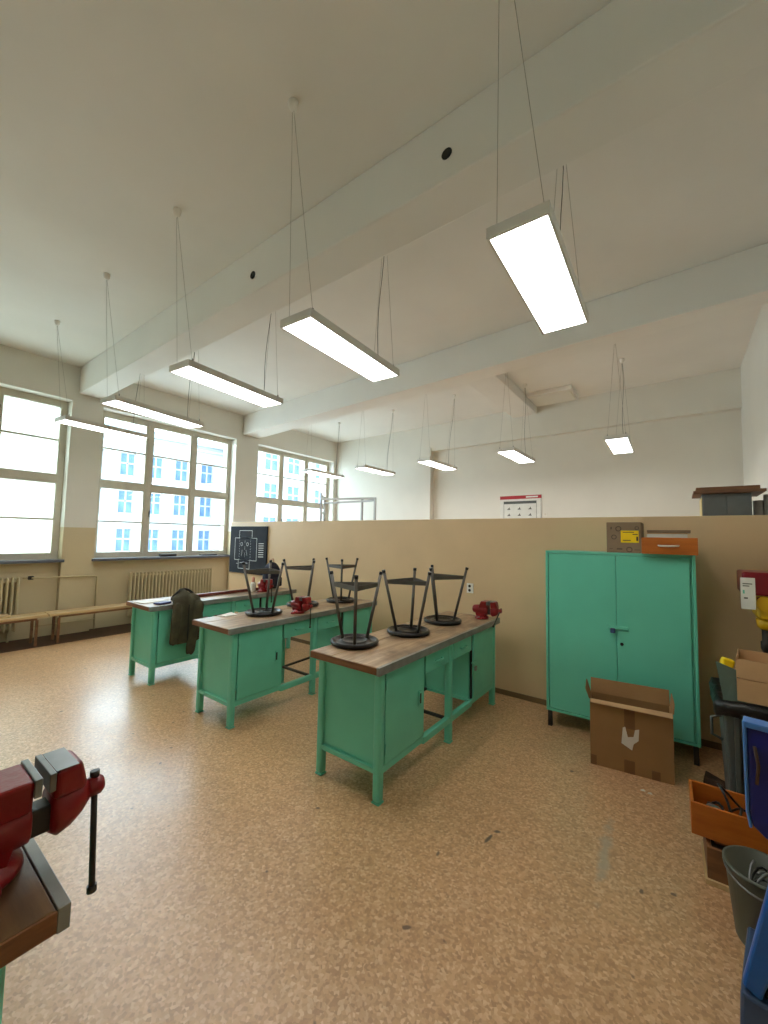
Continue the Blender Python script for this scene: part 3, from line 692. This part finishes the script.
for k, (x, y) in pts.items(): MB().box(x-.02, x+.02, y-.02, y+.02, 0, tops[k]).build('post', 'tube_grey', rk)
for a, b, z in (('a', 'b', 2.58), ('b', 'd', 2.5), ('c', 'd', 2.46), ('a', 'c', 2.46), ('a', 'b', 2.2), ('b', 'd', 1.2), ('a', 'c', 1.2), ('a', 'b', 1.2), ('c', 'd', 1.2)):
    MB().bar((*pts[a], z), (*pts[b], z), .03, .045).build('crossbar', 'tube_grey', rk)
lk = thing('tall_locker', 'grey locker with cream side and brown boards on top, showing above the partition', 'locker', (.22, 5.5, 0))
B(0, .4, 0, .45, .02, 2.185).build('carcass', 'locker_grey', lk, .004); B(-.006, 0, .02, .43, .06, 2.15).build('cream_side', 'locker_cream', lk)
B(.01, .195, -.014, 0, .06, 2.16).build('door', 'locker_grey', lk, .003); B(.205, .39, -.014, 0, .06, 2.16).build('door', 'locker_grey', lk, .003)
tag(B(-.075, .50, -.10, .5, 2.187, 2.215).build('chipboard_sheet', 'board_brown', loc=(.22, 5.5, 0), bev=.002), 'lower brown board overhanging the grey locker', 'board', 'boards on the locker')
o = tag(B(-.05, .46, -.06, .46, 2.217, 2.255).build('chipboard_sheet', 'brown_wood', loc=(.22, 5.5, 0), bev=.002), 'upper darker brown board on the grey locker', 'board', 'boards on the locker')
for x, y, z, rr, lab in ((.68, 5.62, 2.11, .04, 'shorter grey tube standing beside the grey locker'), (.765, 5.62, 2.17, .045, 'taller grey tube standing at the right edge beside the locker')):
    o = tag(MB().lathe([(0, 0), (rr, 0), (rr, z), (rr*.85, z), (rr*.85, z-.1), (0, z-.1)], 20).build('grey_tube', 'tube_grey', loc=(x, y, 0)), lab, 'tube', 'grey tubes by the locker')

# ------------------------------------------------------------------ green cupboard and what stands on it
cb = thing('steel_cupboard', 'large green two-door steel cupboard standing against the tan partition', 'cupboard', (-.985, 3.835, 0), math.radians(1.5))
CW, CDp, Z0, Z1 = 1.09, .40, .135, 1.56
m = MB(); t = .022
m.box(0, t, 0, CDp, Z0, Z1); m.box(CW-t, CW, 0, CDp, Z0, Z1); m.box(t, CW-t, 0, CDp, Z1-t, Z1); m.box(t, CW-t, 0, CDp, Z0, Z0+t); m.box(t, CW-t, CDp-.01, CDp, Z0+t, Z1-t)
m.build('body', 'green_shell', cb, .004)
B(t+.004, CW/2+.015-.0015, .006, .024, Z0+t+.004, Z1-t-.004).build('door', 'green_shell', cb, .004)
d2 = B(CW/2+.015+.0015, CW-t-.016, .000, .018, Z0+t+.004, Z1-t-.004).build('door', 'green_shell', cb, .004)
B(CW-t-.016, CW-t, .02, .03, Z0+t, Z1-t).build('door_gap', 'green_paint', cb)
B(CW/2-.055, CW/2+.10, -.012, .0, .925, .955).build('latch_bar', 'green_shell', d2, .004)
B(CW/2-.03, CW/2+.005, -.03, -.008, .895, .935).build('padlock', 'blue_base', d2, .005)
MB().lathe([(.013, -.001), (.013, -.004), (0, -.004)], 14, (CW/2+.05, 0, .81), 'Y').build('keyhole', 'dark_gap', d2)
for x in (.012, CW-.045):
    for y in (.005, CDp-.045): B(x, x+.033, y, y+.033, 0, Z0).build('leg', 'dark_steel', cb)
# parcel box with yellow label
pb = thing('parcel_box', 'grey brown cardboard parcel with bright yellow label on the cupboard', 'box', (-.49, 3.86, 1.562), 0)
B(0, .25, 0, .3, 0, .255).build('carton', 'cardboard_grey', pb, .004)
B(.105, .232, -.0025, 0, .085, .185).build('yellow_label', 'label_yellow', pb)
m = MB(); m.box(.12, .175, -.0035, -.0024, .1, .107); m.box(.19, .225, -.0035, -.0024, .15, .157); m.box(.12, .2, -.0035, -.0024, .168, .173); m.box(.215, .228, -.0035, -.0024, .1, .135); m.build('label_print', 'ink', pb)
def ring(x, z, r): MB().lathe([(r, -.0025), (r, 0), (r*.72, 0), (r*.72, -.0025), (r, -.0025)], 18, (x, 0, z), 'Y').build('printed_symbol', 'ink', pb)
for x, z, r in ((.088, .2, .022), (.055, .13, .02), (.165, .028, .022), (.22, .205, .015)): ring(x, z, r)
m = MB(); m.box(.02, .045, -.002, 0, .03, .034); m.box(.075, .115, -.002, 0, .026, .036); m.box(.2, .24, -.002, 0, .024, .028); m.box(.03, .04, -.002, 0, .195, .215); m.build('printed_text', 'ink', pb)
dr = thing('wooden_drawer', 'orange brown wooden drawer with pale handle lying on the cupboard', 'drawer', (-.235, 3.775, 1.562), math.radians(.6))  # loose drawer out of some furniture, set down on the cupboard
B(0, .355, 0, .018, 0, .13).build('front', 'orange_wood', dr, .003)
m = MB(); m.box(.012, .024, .018, .33, .006, .11); m.box(.331, .343, .018, .33, .006, .11); m.box(.024, .331, .318, .33, .006, .11); m.box(.024, .331, .018, .33, .006, .014); m.build('drawer_box', 'light_wood', dr)
MB().tube([(.11, 0, .068), (.115, -.018, .066), (.175, -.024, .064), (.235, -.018, .066), (.24, 0, .068)], [.005, .007, .008, .007, .005], 8).build('handle', 'tape_white', dr)
o = tag(B(0, .26, 0, .2, 0, .15).build('flat_carton', 'cardboard_pale', loc=(-.2, 3.84, 1.58), bev=.003), 'pale grey carton stacked inside the drawer on the cupboard', 'box')
MB().box(0, .26, -.001, .0, .1, .14).build('carton_label', 'tape_white', o)
o = tag(B(0, .28, 0, .24, 0, .02).build('carton_lid', 'cardboard_grey', loc=(-.2, 3.83, 1.7315), bev=.002), 'flat brown lid on the pale carton above the drawer', 'lid')
# open carton on the floor
oc = thing('open_carton', 'tall open brown cardboard box with white label leaning by the cupboard', 'box', (-.56, 3.40, 0), math.radians(7))
cw, cdp, ch = .51, .17, .47; t = .006
B(0, cw, 0, t, 0, ch).build('front_wall', 'cardboard', oc); B(0, cw, cdp-t, cdp, 0, ch).build('back_wall', 'cardboard', oc)
B(0, t, t, cdp-t, 0, ch).build('side_wall', 'cardboard', oc); B(cw-t, cw, t, cdp-t, 0, ch).build('side_wall', 'cardboard', oc); B(t, cw-t, t, cdp-t, 0, t).build('bottom', 'cardboard', oc)
MB().hexa([(0, cdp-t, ch), (cw, cdp-t, ch), (cw, cdp, ch), (0, cdp, ch)], [(0, cdp+.03, ch+.1), (cw, cdp+.03, ch+.1), (cw, cdp+.036, ch+.1), (0, cdp+.036, ch+.1)]).build('flap', 'cardboard', oc)
MB().hexa([(-t, 0, ch), (0, 0, ch), (0, cdp, ch), (-t, cdp, ch)], [(-.03, .0, ch+.07), (-.024, 0, ch+.07), (-.024, cdp, ch+.09), (-.03, cdp, ch+.09)]).build('flap', 'cardboard', oc)
MB().hexa([(cw, 0, ch), (cw+t, 0, ch), (cw+t, cdp, ch), (cw, cdp, ch)], [(cw+.008, .03, ch+.06), (cw+.014, .03, ch+.06), (cw+.014, cdp, ch+.09), (cw+.008, cdp, ch+.09)]).build('flap', 'cardboard', oc)
MB().hexa([(.004, -.004, ch-.0), (cw-.004, -.004, ch), (cw-.004, 0, ch+.005), (.004, 0, ch+.005)], [(.004, -.03, ch-.015), (cw-.004, -.03, ch-.02), (cw-.004, -.028, ch-.016), (.004, -.028, ch-.011)]).build('torn_edge', 'cardboard_pale', oc)
B(.22, .285, -.0015, 0, .31, .465).build('tape_strip', 'tape_brown', oc); B(.215, .28, -.0015, 0, 0, .09).build('tape_strip', 'tape_brown', oc); B(.38, .43, -.0015, 0, .0, .06).build('tape_strip', 'tape_brown', oc); B(0, .04, -.0015, 0, .0, .07).build('tape_strip', 'tape_brown', oc)
m = MB(); m.prism([(.2, .2), (.265, .165), (.275, .21), (.305, .24), (.31, .32), (.285, .31), (.275, .26), (.24, .25), (.225, .32), (.21, .31)], -.003, -.001, 'Y'); m.build('torn_white_label', 'tape_white', oc)

# ------------------------------------------------------------------ clutter at the right edge
# wooden box on the floor, drawer with cables on it
wb = thing('wooden_crate', 'low brown wooden box on the floor under the cable drawer', 'crate', (.08, 2.60, 0), .02)
m = MB(); m.box(0, .6, 0, .018, 0, .17); m.box(0, .6, .26, .278, 0, .17); m.box(0, .018, .018, .26, 0, .17); m.box(.582, .6, .018, .26, 0, .17); m.box(.018, .582, .018, .26, 0, .012); m.build('box_walls', 'brown_wood', wb, .003)
B(-.01, .61, -.012, .29, 0, .025).build('plinth', 'light_wood', wb, .003)
B(.02, .58, .02, .258, .1, .165).build('dark_contents', 'black_plastic', wb)
cdw = thing('cable_drawer', 'long orange wooden drawer full of black cables on the floor box', 'drawer', (.022, 2.63, .19), .02)  # another loose drawer, holding the cables
m = MB(); m.box(0, .62, 0, .014, 0, .155); m.box(0, .62, .226, .24, 0, .155); m.box(.0, .014, .014, .226, 0, .155); m.box(.606, .62, .014, .226, 0, .155); m.box(.014, .606, .014, .226, 0, .01); m.build('drawer_walls', 'orange_wood', cdw, .003)
for b_ in ((.09, .02), (.12, .16)): B(b_[0], b_[0]+.4, b_[1], b_[1]+.03, -.02, 0).build('support_batten', 'brown_wood', cdw)
rnd = random.Random(4)
for k, lab in enumerate(('thin black cable coiled at the left end of the orange drawer', 'dark grey cable coiled in the middle of the orange drawer', 'thick black cable arching highest out of the orange drawer')):
    pts = []; cx, cy = .08+.06*k, .12
    for j in range(26):
        a = j/25*2*PI*1.6+k; pts.append((cx+(.05+.012*k)*math.cos(a)*(1+.2*math.sin(3*a)), cy+.075*math.sin(a), .05+.02*k+.045*math.sin(2*a+k)+(.07 if k == 2 else 0)*abs(math.sin(a/2))))
    c = tag(MB().tube(pts, .006, 7).build('cable', ['black_plastic', 'dark_steel', 'black_plastic', 'cord_grey', 'black_plastic'][k], loc=(.022, 2.63, .20)),
            lab, 'cable', 'cables in the orange drawer')
o = tag(MB().lathe([(0, 0), (.02, 0), (.024, .01), (.024, .06), (.01, .09), (0, .09)], 14).build('cable_plug', 'steel', loc=(.10, 2.73, .29)), 'small grey plug lying among cables in the drawer', 'plug'); o.rotation_euler = (1.2, 0, .5)
# bucket
bu = thing('bucket', 'grey plastic bucket with scraps in front of the floor box', 'bucket', (.25, 2.36, 0))
MB().lathe([(.0, 0), (.085, 0), (.09, .01), (.118, .285), (.126, .29), (.126, .30), (.114, .30), (.086, .012), (0, .012)], 36).build('pail', 'bucket_grey', bu)
MB().tube([(-.122*math.cos(a), -.122*math.sin(a)*.35-.118*abs(math.sin(a)), .285-.015*math.sin(a)) for a in [PI*k/14 for k in range(15)]], .004, 6).build('bail_handle', 'steel', bu)
for k, lab in enumerate(('yellow green wire scrap lying in the grey bucket', 'black wire scrap lying in the grey bucket', 'pale steel wire scrap on top in the grey bucket')):
    pts = [(.05*math.cos(a+k)*(1-.1*k), .055*math.sin(a*1.3+k), .225+.02*k+.03*math.sin(a*2+k)) for a in [2*PI*j/18 for j in range(19)]]
    tag(MB().tube(pts, .005, 6).build('wire_scrap', ['yellow_green', 'black_plastic', 'steel', 'yellow_green'][k], loc=(.25, 2.36, 0)), lab, 'wire', 'wire scraps in the bucket')
tag(MB().lathe([(0, .02), (.088, .02), (.098, .16), (.07, .185), (.03, .17), (0, .18)], 24).build('rubbish_heap', 'dark_steel', loc=(.25, 2.36, 0)), 'dark rubbish filling the grey bucket', 'rubbish')
# waste bin with black bag and cardboard
bn = thing('waste_bin', 'grey plastic waste bin lined with a black bag beside the cupboard', 'bin', (.185, 3.08, 0))
MB().hexa([(.03, .03, 0), (.52, .03, 0), (.52, .42, 0), (.03, .42, 0)], [(0, 0, .72), (.55, 0, .72), (.55, .45, .72), (0, .45, .72)]).build('tub', 'bin_grey', bn, .015)
for x in (.05, .13): B(x, x+.02, -.006, .03, .06, .66).build('rib', 'bin_grey', bn)
MB().tube([(.0, .12, .62), (-.045, .12, .6), (-.045, .12, .5), (.005, .12, .48)], .008, 8).build('side_handle', 'bin_grey', bn)
m = MB(); n = 40; vs = []
for i, (dz, e) in enumerate(((.70, .012), (.66, .03), (.72, .035), (.745, .022), (.74, -.02), (.62, -.03))):
    for k in range(n):
        a = 2*PI*k/n; c, s = math.cos(a), math.sin(a); q = 1/max(abs(c)/.275, abs(s)/.225); wob = .012*math.sin(7*a+i)
        vs.append((.275+(q+e+wob)*c, .225+(q+e+wob)*s, dz+.012*math.sin(11*a+i*2)))
m.add(vs, [[i*n+k, i*n+(k+1) % n, (i+1)*n+(k+1) % n, (i+1)*n+k] for i in range(5) for k in range(n)]+[[5*n+k for k in range(n)]], True); m.build('bag_liner', 'bag_black', bn)
def tray(name, label, loc, rz, w, d, hh, mt, rx=0):
    r = thing(name, label, 'box', loc, rz, 'cardboard trays in the bin'); r.rotation_euler = (rx, 0, rz); t = .005
    B(0, w, 0, t, 0, hh).build('wall', mt, r); B(0, w, d-t, d, 0, hh).build('wall', mt, r); B(0, t, t, d-t, 0, hh).build('wall', mt, r); B(w-t, w, t, d-t, 0, hh).build('wall', mt, r); B(t, w-t, t, d-t, 0, t).build('bottom', mt, r)
    return r
tray('cardboard_tray', 'lower brown cardboard tray lying on the black bag', (.255, 3.10, .755), -.05, .34, .28, .125, 'cardboard_pale')
tray('cardboard_tray', 'upper pinkish open cardboard tray on top of the bin', (.255, 3.12, .882), -.12, .24, .30, .105, 'cardboard_pale')
o = tag(MB().hexa([(0, 0, 0), (.10, .01, 0), (.10, .016, 0), (0, .006, 0)], [(-.03, .02, .215), (.07, .035, .175), (.07, .041, .175), (-.03, .026, .215)]).build('plastic_sheet', 'panel_teal', loc=(.195, 3.12, .735)), 'grey green plastic panel sticking out of the bin', 'panel')
o = tag(MB().box(0, .06, 0, .05, 0, .09).build('yellow_pack', 'label_yellow', loc=(.185, 3.20, .875), bev=.01), 'bright yellow pack tucked beside the cardboard trays', 'pack')
o.rotation_euler = (0, .25, .2)
# pillar drill by the partition
dl = thing('pillar_drill', 'red and yellow pillar drill with white label at the right edge', 'drill', (.52, 3.86, 0))
MB().lathe([(.16, 0), (.16, .03), (.06, .05), (.05, .07)], 28, (.06, .12, 0)).build('base', 'dark_steel', dl); MB().tube([(.06, .14, .05), (.06, .14, 1.4)], .035, 18).build('column', 'steel', dl)
MB().box(-.13, .2, -.14, .14, .62, .65).box(.02, .1, .08, .2, .58, .70).build('drill_table', 'dark_steel', dl, .004)
m = MB(); m.prism([(-.185, 1.36), (-.185, 1.445), (-.16, 1.465), (.2, 1.465), (.24, 1.44), (.24, 1.27), (.1, 1.24), (-.06, 1.25), (-.06, 1.34), (-.12, 1.34)], -.11, .2, 'Y')
m = MB(); m.box(-.165, .24, -.12, .22, 1.30, 1.46); m.build('belt_cover', 'drill_red', dl, .018, seg=4)
B(-.176, -.10, -.127, -.121, 1.205, 1.42).build('white_label', 'paper', dl)
m = MB(); m.box(-.165, -.13, -.1285, -.126, 1.36, 1.367); m.box(-.165, -.115, -.1285, -.126, 1.375, 1.382); m.box(-.16, -.14, -.1285, -.126, 1.275, 1.285); m.build('label_print', 'icon_ink', dl)
B(-.165, -.155, -.1285, -.126, 1.31, 1.335).build('label_mark', 'green_paint', dl)
m = MB(); m.box(-.09, .16, -.08, .18, 1.13, 1.31); m.build('gear_head', 'yellow_paint', dl, .03, seg=3)
MB().lathe([(.055, -.095), (.055, -.08), (.03, -.08), (.03, -.09)], 20, (-.04, 0, 1.245), 'Y').build('depth_dial', 'yellow_paint', dl); B(-.09, -.01, -.09, -.078, 1.21, 1.29).build('dark_window', 'drill_red', dl, .015)
MB().lathe([(.05, 1.13), (.045, 1.08), (.03, 1.06)], 20, (-.04, .0, 0)).build('quill_collar', 'yellow_paint', dl)
MB().lathe([(.022, 1.07), (.022, .98), (.03, .975), (.03, .93), (.018, .9), (.006, .89), (.005, .78), (0, .77)], 18, (-.04, 0, 0)).build('chuck', 'dark_steel', dl)
for k in range(3):
    a = 2*PI*k/3+.4; MB().tube([(.17, .05, 1.2), (.19, .05+.16*math.cos(a), 1.2+.16*math.sin(a))], .007, 8).build('feed_lever', 'steel', dl)
# blue machine at the lower right edge
bm_ = thing('blue_machine', 'blue painted machine with slanted leg and dark blue panel at right edge', 'machine', (0, 1.87, 0), math.radians(-9))
m = MB(); pl = [(.172, 1.04), (.172, .76), (.18, .72), (.21, .695), (.32, .665), (.60, .64), (.60, 1.04)]
m.prism(pl, 0, .05, 'Y'); m.build('housing_panel', 'blue_dark', bm_, .008, seg=3)
m = MB(); m.box(.163, .61, -.006, .056, 1.035, 1.055); m.prism([(.163, 1.045), (.173, 1.045), (.173, .76), (.180, .715), (.172, .71), (.164, .76)], -.004, .054, 'Y'); m.build('rim', 'blue_rim', bm_, .004)
m = MB(); m.prism([(.225, .91), (.28, .985), (.42, .95), (.38, .84), (.28, .84)], -.008, .004, 'Y'); m.build('rusty_bracket', 'rust', bm_, .003); MB().tube([(.192, -.003, .98), (.20, -.005, .92), (.194, -.003, .86)], .005, 6).build('rusty_streak', 'rust', bm_)
for y0 in (0,):
    m = MB(); m.prism([(.138, .20), (.185, .18), (.325, .67), (.245, .70)], y0, y0+.05, 'Y'); m.build('slanted_leg', 'blue_bright', bm_, .008)
m = MB(); m.prism([(.188, .185), (.55, .185), (.55, .66), (.325, .66)], .02, .29, 'Y'); m.build('motor_box', 'black_plastic', bm_, .006)
B(.20, .34, .012, .022, .225, .233).build('chrome_strip', 'steel', bm_, .002)
m = MB(); m.hexa([(.128, -.02, 0), (.6, -.02, 0), (.6, .33, 0), (.128, .33, 0)], [(.134, -.008, .185), (.59, -.008, .17), (.59, .32, .17), (.134, .32, .185)]); m.build('base', 'blue_base', bm_, .01)
# dark shoe-like wedge under the cupboard edge
o = tag(MB().hexa([(0, 0, 0), (.16, -.02, 0), (.17, .06, 0), (.02, .09, 0)], [(.01, .01, .05), (.12, -.01, .03), (.13, .05, .03), (.02, .08, .06)]).build('wooden_wedge', 'rust', loc=(.1, 3.62, 0), bev=.006), 'dark wedge lying on the floor at the cupboard foot', 'wedge')
for k, (x, y) in enumerate(((-.24, 3.25), (-.2, 3.24))):
    tag(MB().hexa([(0, 0, 0), (.03, .004, 0), (.026, .018, 0), (.004, .016, 0)], [(.004, .002, .006), (.024, .005, .004), (.02, .014, .008), (.006, .012, .004)]).build('paper_crumb', 'paper', loc=(x, y, 0)), ('left', 'right')[k]+' one of two tiny white paper crumbs before the open carton', 'paper', 'paper crumbs on the floor')
